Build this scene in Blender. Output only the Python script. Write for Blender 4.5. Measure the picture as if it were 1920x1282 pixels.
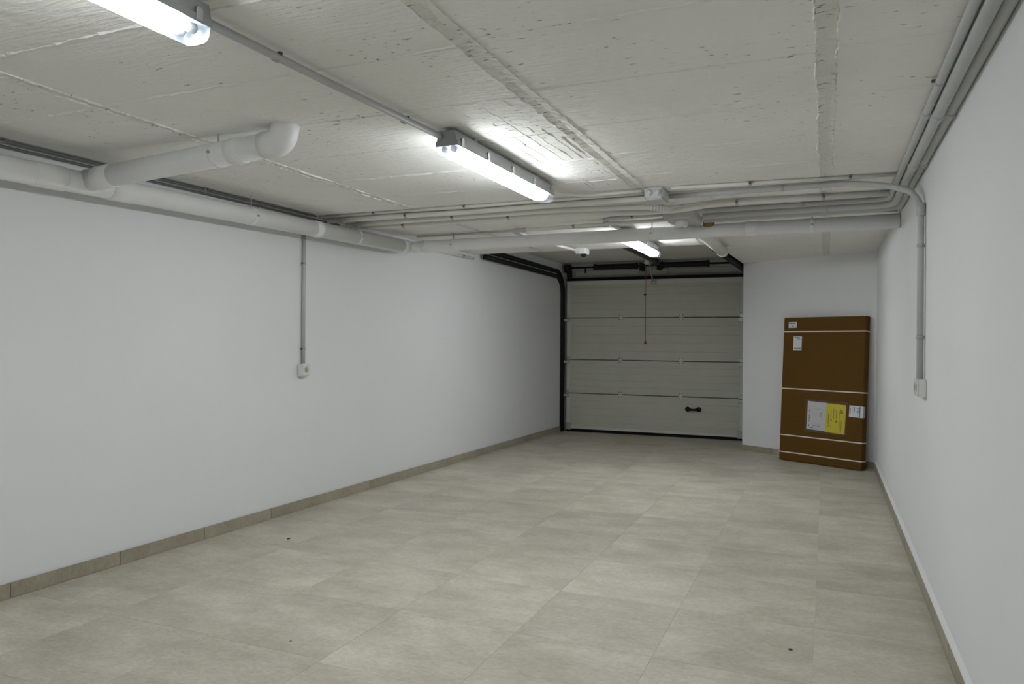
import bpy, bmesh, math, random
from mathutils import Vector, Matrix

# ------------------------------------------------------------------ scene, camera, light, exposure
for o in list(bpy.data.objects):
    bpy.data.objects.remove(o, do_unlink=True)
scene = bpy.context.scene
C = scene.collection
random.seed(7)
PI = math.pi

EXPOSURE = 1.13
LAMP_NEAR, LAMP_MID, LAMP_FAR = 20.5, 20.5, 23.0

cam_data = bpy.data.cameras.new('camera')
cam = bpy.data.objects.new('camera', cam_data)
C.objects.link(cam)
cam_data.sensor_width = 36.0
cam_data.lens = 1400.0 / 1920.0 * 36.0
cam_data.clip_start = 0.05
YAW = math.atan((1549.0 - 960.0) / 1400.0)
cam.matrix_world = (Matrix.Translation((0, 0, 1.28)) @ Matrix.Rotation(YAW, 4, 'Z')
                    @ Matrix.Rotation(PI / 2, 4, 'X') @ Matrix.Rotation(0.0075, 4, 'Z'))
scene.camera = cam

world = bpy.data.worlds.new('world')
scene.world = world
world.use_nodes = True
world.node_tree.nodes['Background'].inputs[0].default_value = (0.5, 0.52, 0.55, 1)
world.node_tree.nodes['Background'].inputs[1].default_value = 0.05

vs = scene.view_settings
vs.view_transform = 'Standard'
vs.look = 'None'
vs.exposure = EXPOSURE
vs.gamma = 1.0
vs.use_curve_mapping = False

# ------------------------------------------------------------------ materials
M = {}


def new_mat(name):
    m = bpy.data.materials.new(name)
    m.use_nodes = True
    nt = m.node_tree
    b = nt.nodes['Principled BSDF']
    M[name] = m
    return m, nt, b


def plain(name, col, rough=0.5, metal=0.0, var=0.06, vscale=8.0, bump=0.0, bscale=200.0, spec=0.4):
    """base colour with soft noise variation and optional fine bump"""
    m, nt, b = new_mat(name)
    tc = nt.nodes.new('ShaderNodeTexCoord')
    n = nt.nodes.new('ShaderNodeTexNoise')
    n.inputs['Scale'].default_value = vscale
    n.inputs['Detail'].default_value = 4
    nt.links.new(tc.outputs['Object'], n.inputs['Vector'])
    r = nt.nodes.new('ShaderNodeValToRGB')
    r.color_ramp.elements[0].position = 0.3
    r.color_ramp.elements[1].position = 0.7
    r.color_ramp.elements[0].color = tuple(c * (1 - var) for c in col) + (1,)
    r.color_ramp.elements[1].color = tuple(min(1, c * (1 + var)) for c in col) + (1,)
    nt.links.new(n.outputs['Fac'], r.inputs['Fac'])
    nt.links.new(r.outputs['Color'], b.inputs['Base Color'])
    b.inputs['Roughness'].default_value = rough
    b.inputs['Metallic'].default_value = metal
    b.inputs['Specular IOR Level'].default_value = spec
    if bump > 0:
        n2 = nt.nodes.new('ShaderNodeTexNoise')
        n2.inputs['Scale'].default_value = bscale
        n2.inputs['Detail'].default_value = 3
        nt.links.new(tc.outputs['Object'], n2.inputs['Vector'])
        bp = nt.nodes.new('ShaderNodeBump')
        bp.inputs['Strength'].default_value = bump
        bp.inputs['Distance'].default_value = 0.002
        nt.links.new(n2.outputs['Fac'], bp.inputs['Height'])
        nt.links.new(bp.outputs['Normal'], b.inputs['Normal'])
    return m


plain('wall_paint', (0.81, 0.82, 0.825), 0.75, var=0.012, vscale=1.5, bump=0.15, bscale=260, spec=0.2)
plain('pvc', (0.87, 0.875, 0.87), 0.42, var=0.03, vscale=5)
plain('pvc_seam', (0.42, 0.43, 0.42), 0.6)
plain('conduit', (0.52, 0.53, 0.52), 0.5, var=0.05, vscale=4)
plain('conduit_pale', (0.76, 0.755, 0.71), 0.5, var=0.06, vscale=4)
plain('conduit_shaded', (0.17, 0.17, 0.16), 0.5)  # conduit colour darkened to carry the shade of the gap above the left pipe
plain('clip_dark', (0.10, 0.10, 0.09), 0.5)
plain('clip_grey', (0.42, 0.43, 0.42), 0.45)
plain('lamp_housing', (0.36, 0.38, 0.38), 0.5)
plain('steel', (0.55, 0.57, 0.58), 0.3, metal=0.8)
plain('galv', (0.50, 0.51, 0.50), 0.4, metal=0.5)
plain('black_metal', (0.012, 0.013, 0.012), 0.55, spec=0.3)
plain('dark_rail', (0.07, 0.07, 0.06), 0.5)
plain('rubber', (0.008, 0.008, 0.008), 0.7, spec=0.2)
plain('door_panel', (0.58, 0.58, 0.50), 0.5, var=0.03, vscale=3, bump=0.35, bscale=140)
plain('door_stile', (0.68, 0.685, 0.64), 0.45, var=0.04)
plain('lintel', (0.55, 0.55, 0.51), 0.7, var=0.05)
plain('box_white', (0.80, 0.80, 0.78), 0.45, var=0.02)
plain('box_grey', (0.62, 0.64, 0.64), 0.5, var=0.02)
plain('socket_cream', (0.74, 0.72, 0.62), 0.4, var=0.02)
plain('socket_hole', (0.10, 0.09, 0.06), 0.6)
plain('rope_red', (0.42, 0.06, 0.03), 0.7)
plain('strap', (0.82, 0.74, 0.66), 0.5, var=0.02)
plain('paper', (0.76, 0.78, 0.82), 0.6, var=0.03)
plain('paper_yellow', (0.88, 0.76, 0.01), 0.5, var=0.04)
plain('ink', (0.09, 0.09, 0.11), 0.7)
plain('ink_soft', (0.50, 0.52, 0.56), 0.7)
plain('ink_blue', (0.05, 0.08, 0.20), 0.7)
plain('ink_olive', (0.36, 0.30, 0.01), 0.7)
plain('foam', (0.22, 0.17, 0.04), 0.9, bump=0.6, bscale=90)
plain('crumb', (0.06, 0.055, 0.04), 0.9)
plain('grout', (0.60, 0.575, 0.49), 0.9, var=0.05)
plain('grout_pale', (0.60, 0.58, 0.51), 0.9, var=0.05)


def cardboard():
    m, nt, b = new_mat('cardboard')
    tc = nt.nodes.new('ShaderNodeTexCoord')
    mp = nt.nodes.new('ShaderNodeMapping')
    mp.inputs['Scale'].default_value = (3, 3, 60)
    n = nt.nodes.new('ShaderNodeTexNoise')
    n.inputs['Scale'].default_value = 3
    n.inputs['Detail'].default_value = 5
    nt.links.new(tc.outputs['Object'], mp.inputs['Vector'])
    nt.links.new(mp.outputs['Vector'], n.inputs['Vector'])
    r = nt.nodes.new('ShaderNodeValToRGB')
    r.color_ramp.elements[0].position = 0.3
    r.color_ramp.elements[1].position = 0.7
    r.color_ramp.elements[0].color = (0.108, 0.054, 0.008, 1)
    r.color_ramp.elements[1].color = (0.132, 0.066, 0.010, 1)
    nt.links.new(n.outputs['Fac'], r.inputs['Fac'])
    nt.links.new(r.outputs['Color'], b.inputs['Base Color'])
    b.inputs['Roughness'].default_value = 0.75
    b.inputs['Specular IOR Level'].default_value = 0.2


cardboard()


def tile_mat(name, c0, c1):
    """stone-look porcelain: lateral streaks, soft blotches, a tone of its own for each tile"""
    m, nt, b = new_mat(name)
    L = nt.links.new
    tc = nt.nodes.new('ShaderNodeTexCoord')
    oi = nt.nodes.new('ShaderNodeObjectInfo')
    off = nt.nodes.new('ShaderNodeVectorMath'); off.operation = 'MULTIPLY_ADD'
    comb = nt.nodes.new('ShaderNodeCombineXYZ')
    L(oi.outputs['Random'], comb.inputs[0]); L(oi.outputs['Random'], comb.inputs[1]); L(oi.outputs['Random'], comb.inputs[2])
    L(comb.outputs[0], off.inputs[0]); off.inputs[1].default_value = (37, 53, 11)
    L(tc.outputs['Object'], off.inputs[2])
    mp = nt.nodes.new('ShaderNodeMapping'); mp.inputs['Scale'].default_value = (1.0, 1.75, 1.75)
    L(off.outputs[0], mp.inputs['Vector'])
    n1 = nt.nodes.new('ShaderNodeTexNoise'); n1.inputs['Scale'].default_value = 2.2; n1.inputs['Detail'].default_value = 8; n1.inputs['Roughness'].default_value = 0.66
    L(mp.outputs[0], n1.inputs['Vector'])
    mp2 = nt.nodes.new('ShaderNodeMapping'); mp2.inputs['Scale'].default_value = (1.0, 1.6, 1.0)
    L(off.outputs[0], mp2.inputs['Vector'])
    n2 = nt.nodes.new('ShaderNodeTexNoise'); n2.inputs['Scale'].default_value = 40; n2.inputs['Detail'].default_value = 6; n2.inputs['Roughness'].default_value = 0.7
    L(mp2.outputs[0], n2.inputs['Vector'])
    r1 = nt.nodes.new('ShaderNodeValToRGB')
    r1.color_ramp.elements[0].position = 0.34; r1.color_ramp.elements[1].position = 0.66
    r1.color_ramp.elements[0].color = c0 + (1,); r1.color_ramp.elements[1].color = c1 + (1,)
    L(n1.outputs['Fac'], r1.inputs['Fac'])
    mr = nt.nodes.new('ShaderNodeMapRange'); mr.inputs[1].default_value = 0.3; mr.inputs[2].default_value = 0.7
    mr.inputs[3].default_value = 0.855; mr.inputs[4].default_value = 1.14
    L(n2.outputs['Fac'], mr.inputs[0])
    mr2 = nt.nodes.new('ShaderNodeMapRange'); mr2.inputs[3].default_value = 0.95; mr2.inputs[4].default_value = 1.05
    L(oi.outputs['Random'], mr2.inputs[0])
    mul = nt.nodes.new('ShaderNodeMath'); mul.operation = 'MULTIPLY'
    L(mr.outputs[0], mul.inputs[0]); L(mr2.outputs[0], mul.inputs[1])
    mx = nt.nodes.new('ShaderNodeVectorMath'); mx.operation = 'SCALE'
    L(r1.outputs['Color'], mx.inputs[0]); L(mul.outputs[0], mx.inputs['Scale'])
    L(mx.outputs[0], b.inputs['Base Color'])
    rr = nt.nodes.new('ShaderNodeMapRange'); rr.inputs[3].default_value = 0.42; rr.inputs[4].default_value = 0.60
    L(n1.outputs['Fac'], rr.inputs[0]); L(rr.outputs[0], b.inputs['Roughness'])
    b.inputs['Specular IOR Level'].default_value = 0.35
    bp = nt.nodes.new('ShaderNodeBump'); bp.inputs['Strength'].default_value = 0.12; bp.inputs['Distance'].default_value = 0.002
    L(n2.outputs['Fac'], bp.inputs['Height']); L(bp.outputs[0], b.inputs['Normal'])


tile_mat('floor_tile', (0.43, 0.40, 0.32), (0.615, 0.58, 0.485))
tile_mat('base_tile', (0.33, 0.295, 0.22), (0.42, 0.38, 0.29))


def concrete(name, col, pit=0.664, bump=0.9):
    """painted board-marked concrete: streaks across the boards, pinholes in patches"""
    m, nt, b = new_mat(name)
    L = nt.links.new
    tc = nt.nodes.new('ShaderNodeTexCoord')
    n1 = nt.nodes.new('ShaderNodeTexNoise'); n1.inputs['Scale'].default_value = 1.3; n1.inputs['Detail'].default_value = 5
    L(tc.outputs['Object'], n1.inputs['Vector'])
    r1 = nt.nodes.new('ShaderNodeValToRGB')
    r1.color_ramp.elements[0].position = 0.3; r1.color_ramp.elements[1].position = 0.7
    r1.color_ramp.elements[0].color = tuple(c * 0.95 for c in col) + (1,)
    r1.color_ramp.elements[1].color = tuple(c * 1.04 for c in col) + (1,)
    L(n1.outputs['Fac'], r1.inputs['Fac'])
    # pinholes
    mp = nt.nodes.new('ShaderNodeMapping'); mp.inputs['Scale'].default_value = (0.55, 1.5, 1)
    L(tc.outputs['Object'], mp.inputs['Vector'])
    n2 = nt.nodes.new('ShaderNodeTexNoise'); n2.inputs['Scale'].default_value = 42; n2.inputs['Detail'].default_value = 3
    L(mp.outputs[0], n2.inputs['Vector'])
    n3 = nt.nodes.new('ShaderNodeTexNoise'); n3.inputs['Scale'].default_value = 2.1; n3.inputs['Detail'].default_value = 2
    L(tc.outputs['Object'], n3.inputs['Vector'])
    add = nt.nodes.new('ShaderNodeMath'); add.operation = 'MULTIPLY_ADD'
    L(n3.outputs['Fac'], add.inputs[0]); add.inputs[1].default_value = 0.30; L(n2.outputs['Fac'], add.inputs[2])
    mr = nt.nodes.new('ShaderNodeMapRange'); mr.inputs[1].default_value = pit + 0.18; mr.inputs[2].default_value = pit + 0.235
    L(add.outputs[0], mr.inputs[0])
    mix = nt.nodes.new('ShaderNodeMix'); mix.data_type = 'RGBA'
    L(mr.outputs[0], mix.inputs[0]); L(r1.outputs['Color'], mix.inputs[6])
    mix.inputs[7].default_value = tuple(c * 0.45 for c in col) + (1,)
    L(mix.outputs[2], b.inputs['Base Color'])
    b.inputs['Roughness'].default_value = 0.7
    b.inputs['Specular IOR Level'].default_value = 0.25
    mp2 = nt.nodes.new('ShaderNodeMapping'); mp2.inputs['Scale'].default_value = (0.5, 3.0, 1)
    L(tc.outputs['Object'], mp2.inputs['Vector'])
    n4 = nt.nodes.new('ShaderNodeTexNoise'); n4.inputs['Scale'].default_value = 22; n4.inputs['Detail'].default_value = 5
    L(mp2.outputs[0], n4.inputs['Vector'])
    sub = nt.nodes.new('ShaderNodeMath'); sub.operation = 'MULTIPLY_ADD'
    L(mr.outputs[0], sub.inputs[0]); sub.inputs[1].default_value = -0.9; L(n4.outputs['Fac'], sub.inputs[2])
    bp = nt.nodes.new('ShaderNodeBump'); bp.inputs['Strength'].default_value = bump; bp.inputs['Distance'].default_value = 0.008
    n5 = nt.nodes.new('ShaderNodeTexNoise'); n5.inputs['Scale'].default_value = 14; n5.inputs['Detail'].default_value = 6; n5.inputs['Roughness'].default_value = 0.65
    L(tc.outputs['Object'], n5.inputs['Vector'])
    sub2 = nt.nodes.new('ShaderNodeMath'); sub2.operation = 'MULTIPLY_ADD'
    L(n5.outputs['Fac'], sub2.inputs[0]); sub2.inputs[1].default_value = 1.1; L(sub.outputs[0], sub2.inputs[2])
    L(sub2.outputs[0], bp.inputs['Height']); L(bp.outputs[0], b.inputs['Normal'])


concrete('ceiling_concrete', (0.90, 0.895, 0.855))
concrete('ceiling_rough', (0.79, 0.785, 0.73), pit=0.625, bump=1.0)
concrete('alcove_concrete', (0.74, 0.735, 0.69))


def glow(name, strength, col=(0.925, 0.962, 1.0)):
    m, nt, b = new_mat(name)
    b.inputs['Base Color'].default_value = (0.9, 0.9, 0.9, 1)
    b.inputs['Emission Color'].default_value = col + (1,)
    b.inputs['Emission Strength'].default_value = strength


glow('lamp_glow_near', LAMP_NEAR)
glow('lamp_glow_mid', LAMP_MID)
glow('lamp_glow_far', LAMP_FAR)


def clear(name, col, alpha):
    m, nt, b = new_mat(name)
    tr = nt.nodes.new('ShaderNodeBsdfTransparent')
    mx = nt.nodes.new('ShaderNodeMixShader')
    fr = nt.nodes.new('ShaderNodeFresnel'); fr.inputs[0].default_value = 1.45
    ad = nt.nodes.new('ShaderNodeMath'); ad.operation = 'ADD'; ad.use_clamp = True
    ad.inputs[1].default_value = alpha
    nt.links.new(fr.outputs[0], ad.inputs[0])
    nt.links.new(ad.outputs[0], mx.inputs[0])
    nt.links.new(tr.outputs[0], mx.inputs[1])
    nt.links.new(b.outputs[0], mx.inputs[2])
    b.inputs['Base Color'].default_value = col + (1,)
    b.inputs['Roughness'].default_value = 0.12
    nt.links.new(mx.outputs[0], nt.nodes['Material Output'].inputs['Surface'])


clear('lamp_clear', (0.6, 0.65, 0.7), 0.10)
clear('sleeve', (0.55, 0.50, 0.45), 0.03)

# ------------------------------------------------------------------ mesh helpers (all build into a bmesh)


def B():
    return bmesh.new()


def bx(bm, c, s, bevel=0.0, mat=None, seg=1):
    """axis-aligned box, centre c, size s; mat = optional 4x4 applied after"""
    r = bmesh.ops.create_cube(bm, size=1.0)
    vs_ = r['verts']
    for v in vs_:
        v.co = Vector((v.co.x * s[0] + c[0], v.co.y * s[1] + c[1], v.co.z * s[2] + c[2]))
    if bevel > 0:
        es = list({e for v in vs_ for e in v.link_edges})
        rb = bmesh.ops.bevel(bm, geom=es, offset=bevel, segments=seg, affect='EDGES', clamp_overlap=True)
        vs_ = list({v for f in rb['faces'] for v in f.verts} | {v for v in vs_ if v.is_valid})
    if mat is not None:
        bmesh.ops.transform(bm, matrix=mat, verts=[v for v in vs_ if v.is_valid])
    return bm


def fillet(pts, R, n=6):
    pts = [Vector(p) for p in pts]
    out = [pts[0]]
    for i in range(1, len(pts) - 1):
        a, b, c = pts[i - 1], pts[i], pts[i + 1]
        d1 = (a - b); d2 = (c - b)
        l1, l2 = d1.length, d2.length
        d1.normalize(); d2.normalize()
        ang = d1.angle(d2)
        if ang > PI - 0.02 or R <= 0:
            out.append(b); continue
        t = min(R / math.tan(ang / 2), l1 * 0.49, l2 * 0.49)
        r = t * math.tan(ang / 2)
        p1 = b + d1 * t; p2 = b + d2 * t
        bis = (d1 + d2).normalized()
        cen = b + bis * (r / math.sin(ang / 2))
        v1 = p1 - cen; v2 = p2 - cen
        tot = v1.angle(v2)
        ax = v1.cross(v2).normalized()
        for k in range(n + 1):
            out.append(cen + Matrix.Rotation(tot * k / n, 3, ax) @ v1)
    out.append(pts[-1])
    return out


def tube(bm, pts, r, seg=12, R=0.0, cap=True, radii=None):
    path = fillet(pts, R) if R > 0 else [Vector(p) for p in pts]
    n = len(path)
    tang = []
    for i in range(n):
        a = path[max(0, i - 1)]; b = path[min(n - 1, i + 1)]
        d = b - a
        tang.append(d.normalized() if d.length > 1e-9 else (tang[-1] if tang else Vector((0, 0, 1))))
    up = Vector((0, 0, 1)) if abs(tang[0].z) < 0.9 else Vector((1, 0, 0))
    nx = tang[0].cross(up).normalized()
    rings = []
    for i in range(n):
        if i > 0:
            q = tang[i - 1].rotation_difference(tang[i])
            nx = (q @ nx)
            nx = (nx - tang[i] * nx.dot(tang[i])).normalized()
        ny = tang[i].cross(nx)
        rr = radii[i] if radii else r
        rings.append([bm.verts.new(path[i] + (nx * math.cos(2 * PI * k / seg) + ny * math.sin(2 * PI * k / seg)) * rr) for k in range(seg)])
    for i in range(n - 1):
        for k in range(seg):
            f = bm.faces.new((rings[i][k], rings[i][(k + 1) % seg], rings[i + 1][(k + 1) % seg], rings[i + 1][k]))
            f.smooth = True
    if cap:
        bm.faces.new(list(reversed(rings[0]))); bm.faces.new(rings[-1])
    return bm


def lathe(bm, p, axis, prof, seg=16):
    """profile [(t, r), ...] along axis from point p"""
    axis = Vector(axis).normalized()
    pts = [Vector(p) + axis * t for t, r in prof]
    up = Vector((0, 0, 1)) if abs(axis.z) < 0.9 else Vector((1, 0, 0))
    nx = axis.cross(up).normalized(); ny = axis.cross(nx)
    rings = []
    for (t, r), q in zip(prof, pts):
        rings.append([bm.verts.new(q + (nx * math.cos(2 * PI * k / seg) + ny * math.sin(2 * PI * k / seg)) * max(r, 1e-4)) for k in range(seg)])
    for i in range(len(rings) - 1):
        for k in range(seg):
            f = bm.faces.new((rings[i][k], rings[i][(k + 1) % seg], rings[i + 1][(k + 1) % seg], rings[i + 1][k]))
            f.smooth = True
    bm.faces.new(list(reversed(rings[0]))); bm.faces.new(rings[-1])
    return bm


def prism(bm, poly, z0, z1):
    lo = [bm.verts.new((x, y, z0)) for x, y in poly]
    hi = [bm.verts.new((x, y, z1)) for x, y in poly]
    n = len(poly)
    bm.faces.new(list(reversed(lo))); bm.faces.new(hi)
    for i in range(n):
        bm.faces.new((lo[i], lo[(i + 1) % n], hi[(i + 1) % n], hi[i]))
    return bm


def extrude_prof(bm, prof, axis, a0, a1, smooth=False):
    """closed profile extruded along 'X' (prof = (y, z)) or 'Y' (prof = (x, z))"""
    def P(p, a):
        return (a, p[0], p[1]) if axis == 'X' else (p[0], a, p[1])
    A = [bm.verts.new(P(p, a0)) for p in prof]
    Z = [bm.verts.new(P(p, a1)) for p in prof]
    n = len(prof)
    for i in range(n):
        f = bm.faces.new((A[i], A[(i + 1) % n], Z[(i + 1) % n], Z[i]))
        f.smooth = smooth
    bm.faces.new(list(reversed(A))); bm.faces.new(Z)
    return bm


def mesh_from(name, bm):
    bmesh.ops.recalc_face_normals(bm, faces=bm.faces)
    me = bpy.data.meshes.new(name)
    bm.to_mesh(me); bm.free()
    return me


def wloc(o):
    p = Vector((0, 0, 0))
    while o is not None:
        p += o.location; o = o.parent
    return p


def obj(name, bm, mat, parent=None, world_coords=True):
    me = mesh_from(name, bm) if not isinstance(bm, bpy.types.Mesh) else bm
    if isinstance(mat, str):
        mat = M[mat]
    if mat is not None and not me.materials:
        me.materials.append(mat)
    o = bpy.data.objects.new(name, me)
    C.objects.link(o)
    if parent is not None:
        if world_coords:
            me.transform(Matrix.Translation(-wloc(parent)))
        o.parent = parent
    return o


def tag(o, label, cat, group=None):
    o['label'] = label
    o['category'] = cat
    if group:
        o['group'] = group
    return o


def thing(name, label, cat, loc=(0, 0, 0), group=None):
    o = bpy.data.objects.new(name, None)
    o.empty_display_size = 0.05
    C.objects.link(o)
    o.location = loc
    return tag(o, label, cat, group)


def struct(name, bm, mat, label=None):
    o = obj(name, bm, mat)
    o['kind'] = 'structure'
    if label:
        o['label'] = label
    return o


# ------------------------------------------------------------------ the room
ZC = 2.24           # underside of the low ceiling
ZH = 2.415          # underside of the raised ceiling over the garage door
YS = 7.42           # where the ceiling steps up
YB, YF = 10.36, -2.6
XR = 0.475


def xl(y):          # left wall, very slightly out of parallel
    return -3.74 + 0.0215 * y


# floor: bed with tiles laid on it
fb = B(); bx(fb, (-1.6, (YF + YB) / 2, -0.0512), (4.9, YB - YF + 0.6, 0.10))
floor = struct('floor', fb, 'grout', 'floor of large beige stone-look square tiles with thin joints')
TS = 0.606
xs = [-0.04 - TS * k for k in range(0, 7)]
cols = [(XR + 0.02, xs[0])] + [(xs[k], xs[k + 1]) for k in range(6)] + [(xs[6], -3.80)]
coff = [0, 0, 0.01, 0.02, 0.05, 0.06, 0.09, 0.09]
G = 0.0007
tile_cache = {}
for ci, (x1, x0) in enumerate(cols):
    k = 0
    y0 = 3.027 + coff[ci] - TS * 10
    while y0 < YB:
        y1 = min(y0 + TS, YB + 0.05)
        w = x1 - x0
        cx_, cy_ = (x0 + x1) / 2, (y0 + y1) / 2
        key = (round(w, 4), round(y1 - y0, 4))
        if key not in tile_cache:
            b_ = B(); bx(b_, (0, 0, -0.002), (w - 2 * G, y1 - y0 - 2 * G, 0.004), 0.0005)
            me = mesh_from('tile', b_); me.materials.append(M['floor_tile'])
            tile_cache[key] = me
        o = bpy.data.objects.new('tile', tile_cache[key]); C.objects.link(o)
        o.location = (cx_, cy_, 0.0); o.parent = floor
        y0 += TS

# walls
b_ = B(); prism(b_, [(xl(YF), YF), (xl(YB + .2), YB + .2), (-4.2, YB + .2), (-4.2, YF)], -0.1, 2.55)
struct('wall_left', b_, 'wall_paint', 'long white painted left wall')
b_ = B(); prism(b_, [(XR, YF), (0.75, YF), (0.75, YB + .2), (XR, YB + .2)], -0.1, 2.55)
struct('wall_right', b_, 'wall_paint', 'long white painted right wall')
b_ = B(); bx(b_, (-1.7, YF - 0.1, 1.2), (5.2, 0.2, 2.7))
struct('wall_front', b_, 'wall_paint', 'white end wall behind the viewer')
PW0, PW1 = Vector((-0.915, 9.277)), Vector((XR + 0.01, 8.444))
b_ = B(); prism(b_, [tuple(PW0), tuple(PW1), (XR + 0.01, YB + .1), (-0.915, YB + .1)], -0.1, 2.45)
struct('wall_back_right', b_, 'wall_paint', 'white angled wall beside the garage door where the cardboard box leans')
b_ = B(); bx(b_, (-2.2, YB + 0.08, 1.2), (3.2, 0.14, 2.6))
wall_back = struct('wall_back', b_, 'lintel', 'grey end wall and lintel around the garage door')
for x0, x1 in ((-3.36, -2.43), (-2.30, -2.02), (-1.93, -0.96)):
    b_ = B(); bx(b_, ((x0 + x1) / 2, YB, 2.275), (x1 - x0, 0.03, 0.075), 0.004)
    obj('panel', b_, 'lintel', wall_back)

# ceiling slabs (one structure) and the cast panels on its underside
b_ = B()
prism(b_, [(-4.0, YF - .1), (0.7, YF - .1), (0.7, YS), (-4.0, YS)], ZC + 0.006, 2.6)
prism(b_, [(-0.995, YS), (0.7, YS), (0.7, 9.9), (-0.905, 9.9)], ZC + 0.006, 2.6)
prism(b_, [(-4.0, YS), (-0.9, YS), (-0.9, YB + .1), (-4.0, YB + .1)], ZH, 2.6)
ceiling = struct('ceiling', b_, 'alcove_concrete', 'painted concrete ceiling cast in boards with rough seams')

ccols = [(-3.86, -2.795), (-2.752, -1.108), (-1.037, -0.036), (0.024, 0.60)]
cphase = [0.10, 0.10, 0.055, 0.02]
PS = 0.52
for ci, (x0, x1) in enumerate(ccols):
    ys = [YF]
    k = 1
    while cphase[ci] + PS * k < YS - 0.15:
        if cphase[ci] + PS * k > 0.3:
            ys.append(cphase[ci] + PS * k)
        k += 1
    ys.append(YS)
    for j in range(len(ys) - 1):
        y0, y1 = ys[j] + 0.0004, ys[j + 1] - 0.0004
        dz = random.uniform(-0.0012, 0.0012)
        b_ = B(); bx(b_, ((x0 + x1) / 2, (y0 + y1) / 2, ZC + 0.004 + dz), (x1 - x0, y1 - y0, 0.008), 0.0012)
        obj('panel', b_, 'ceiling_concrete', ceiling)
# panels of the low ceiling beside the raised part
for x0a, x0b, x1 in ((-0.993, -0.912, -0.036), (0.024, 0.024, 0.60)):
    b_ = B(); prism(b_, [(x0a, YS + .002), (x1, YS + .002), (x1, 9.6), (x0b, 9.6)], ZC, ZC + 0.008)
    obj('panel', b_, 'ceiling_concrete', ceiling)


def rough_strip(x0, x1, y0, y1, z, h, seed, step=0.022):
    """a cast seam band, its edges and face uneven"""
    rnd = random.Random(seed)
    bm = B()
    n = int((y1 - y0) / step)
    rows = []
    for i in range(n + 1):
        y = y0 + (y1 - y0) * i / n
        a = x0 + rnd.uniform(-0.004, 0.004); c = x1 + rnd.uniform(-0.004, 0.004)
        rows.append([bm.verts.new((a, y, z + 0.004)), bm.verts.new((a + 0.003, y, z - h * rnd.uniform(0.5, 1.6))),
                     bm.verts.new(((a + c) / 2, y, z - h * rnd.uniform(-0.2, 0.6))),
                     bm.verts.new((c - 0.003, y, z - h * rnd.uniform(0.5, 1.6))), bm.verts.new((c, y, z + 0.004))])
    for i in range(n):
        for k in range(4):
            bm.faces.new((rows[i][k], rows[i][k + 1], rows[i + 1][k + 1], rows[i + 1][k]))
    bm.faces.new(rows[0]); bm.faces.new(list(reversed(rows[-1])))
    for i in range(n):
        bm.faces.new((rows[i][4], rows[i][0], rows[i + 1][0], rows[i + 1][4]))
    return bm


for si, (x0, x1) in enumerate(((-2.797, -2.750), (-1.112, -1.033), (-0.040, 0.028))):
    obj('seam_band', rough_strip(x0, x1, 0.3, 7.40 if si == 0 else 9.2 if si == 2 else 7.40, ZC + 0.002, 0.005, si), 'ceiling_rough', ceiling)


def ridge(p0, p1, w, h, seed, keep=0.7, step=0.02):
    """broken bead of slurry along a joint"""
    rnd = random.Random(seed)
    p0, p1 = Vector(p0), Vector(p1)
    d = (p1 - p0); L = d.length; d.normalize()
    s = Vector((-d.y, d.x, 0))
    n = max(4, int(L / step))
    bm = B(); rows = []
    amp = 1.0
    wob = 0.0
    for i in range(n + 1):
        wob = 0.85 * wob + rnd.uniform(-0.0028, 0.0028)
        if rnd.random() < 0.25:
            amp = rnd.uniform(0.25, 1.0) if rnd.random() < keep else 0.05
        ww = w * amp * rnd.uniform(0.6, 1.3) + 0.0006; hh = h * amp * rnd.uniform(0.5, 1.3)
        q = p0 + d * (L * i / n) + s * (wob + rnd.uniform(-0.002, 0.002))
        rows.append([bm.verts.new(q - s * ww + Vector((0, 0, 0.003))), bm.verts.new(q - Vector((0, 0, hh))), bm.verts.new(q + s * ww + Vector((0, 0, 0.003)))])
    for i in range(n):
        for k in range(3):
            bm.faces.new((rows[i][k], rows[i][(k + 1) % 3], rows[i + 1][(k + 1) % 3], rows[i + 1][k]))
    bm.faces.new(rows[0]); bm.faces.new(list(reversed(rows[-1])))
    return bm


for ci, (x0, x1) in enumerate(ccols):
    x0, x1 = max(x0, -3.64), min(x1, 0.36)
    for k in range(2, 14):
        y = cphase[ci] + PS * k
        if y < YS - 0.15:
            strong = (ci, k) in ((1, 3), (1, 7), (0, 4), (2, 6), (2, 7))
            obj('seam_ridge', ridge((x0, y, ZC), (x1, y + random.uniform(-.01, .01), ZC), 0.009 if strong else 0.005, 0.008 if strong else 0.0042,
                                    ci * 40 + k, 0.9 if strong else 0.65), 'ceiling_concrete', ceiling)
for x in (-2.797, -2.75, -1.112, -1.033, -0.04, 0.028):
    obj('seam_ridge', ridge((x, 0.6, ZC), (x, 7.35, ZC), 0.006, 0.0075, int(x * 999), 0.75), 'ceiling_concrete', ceiling)

for i, (x, y0, y1) in enumerate(((-1.42, 2.72, 4.2), (-1.36, 3.0, 4.5), (-1.30, 2.72, 3.74), (-1.24, 3.1, 4.5), (-1.19, 2.72, 4.3), (-1.15, 3.3, 4.55), (-1.33, 3.8, 4.5))):
    obj('board_mark', ridge((x, y0, ZC), (x + 0.02, y1, ZC), 0.003, 0.003, 500 + i, 0.5), 'ceiling_concrete', ceiling)

# tiled baseboards
BH = 0.077


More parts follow.
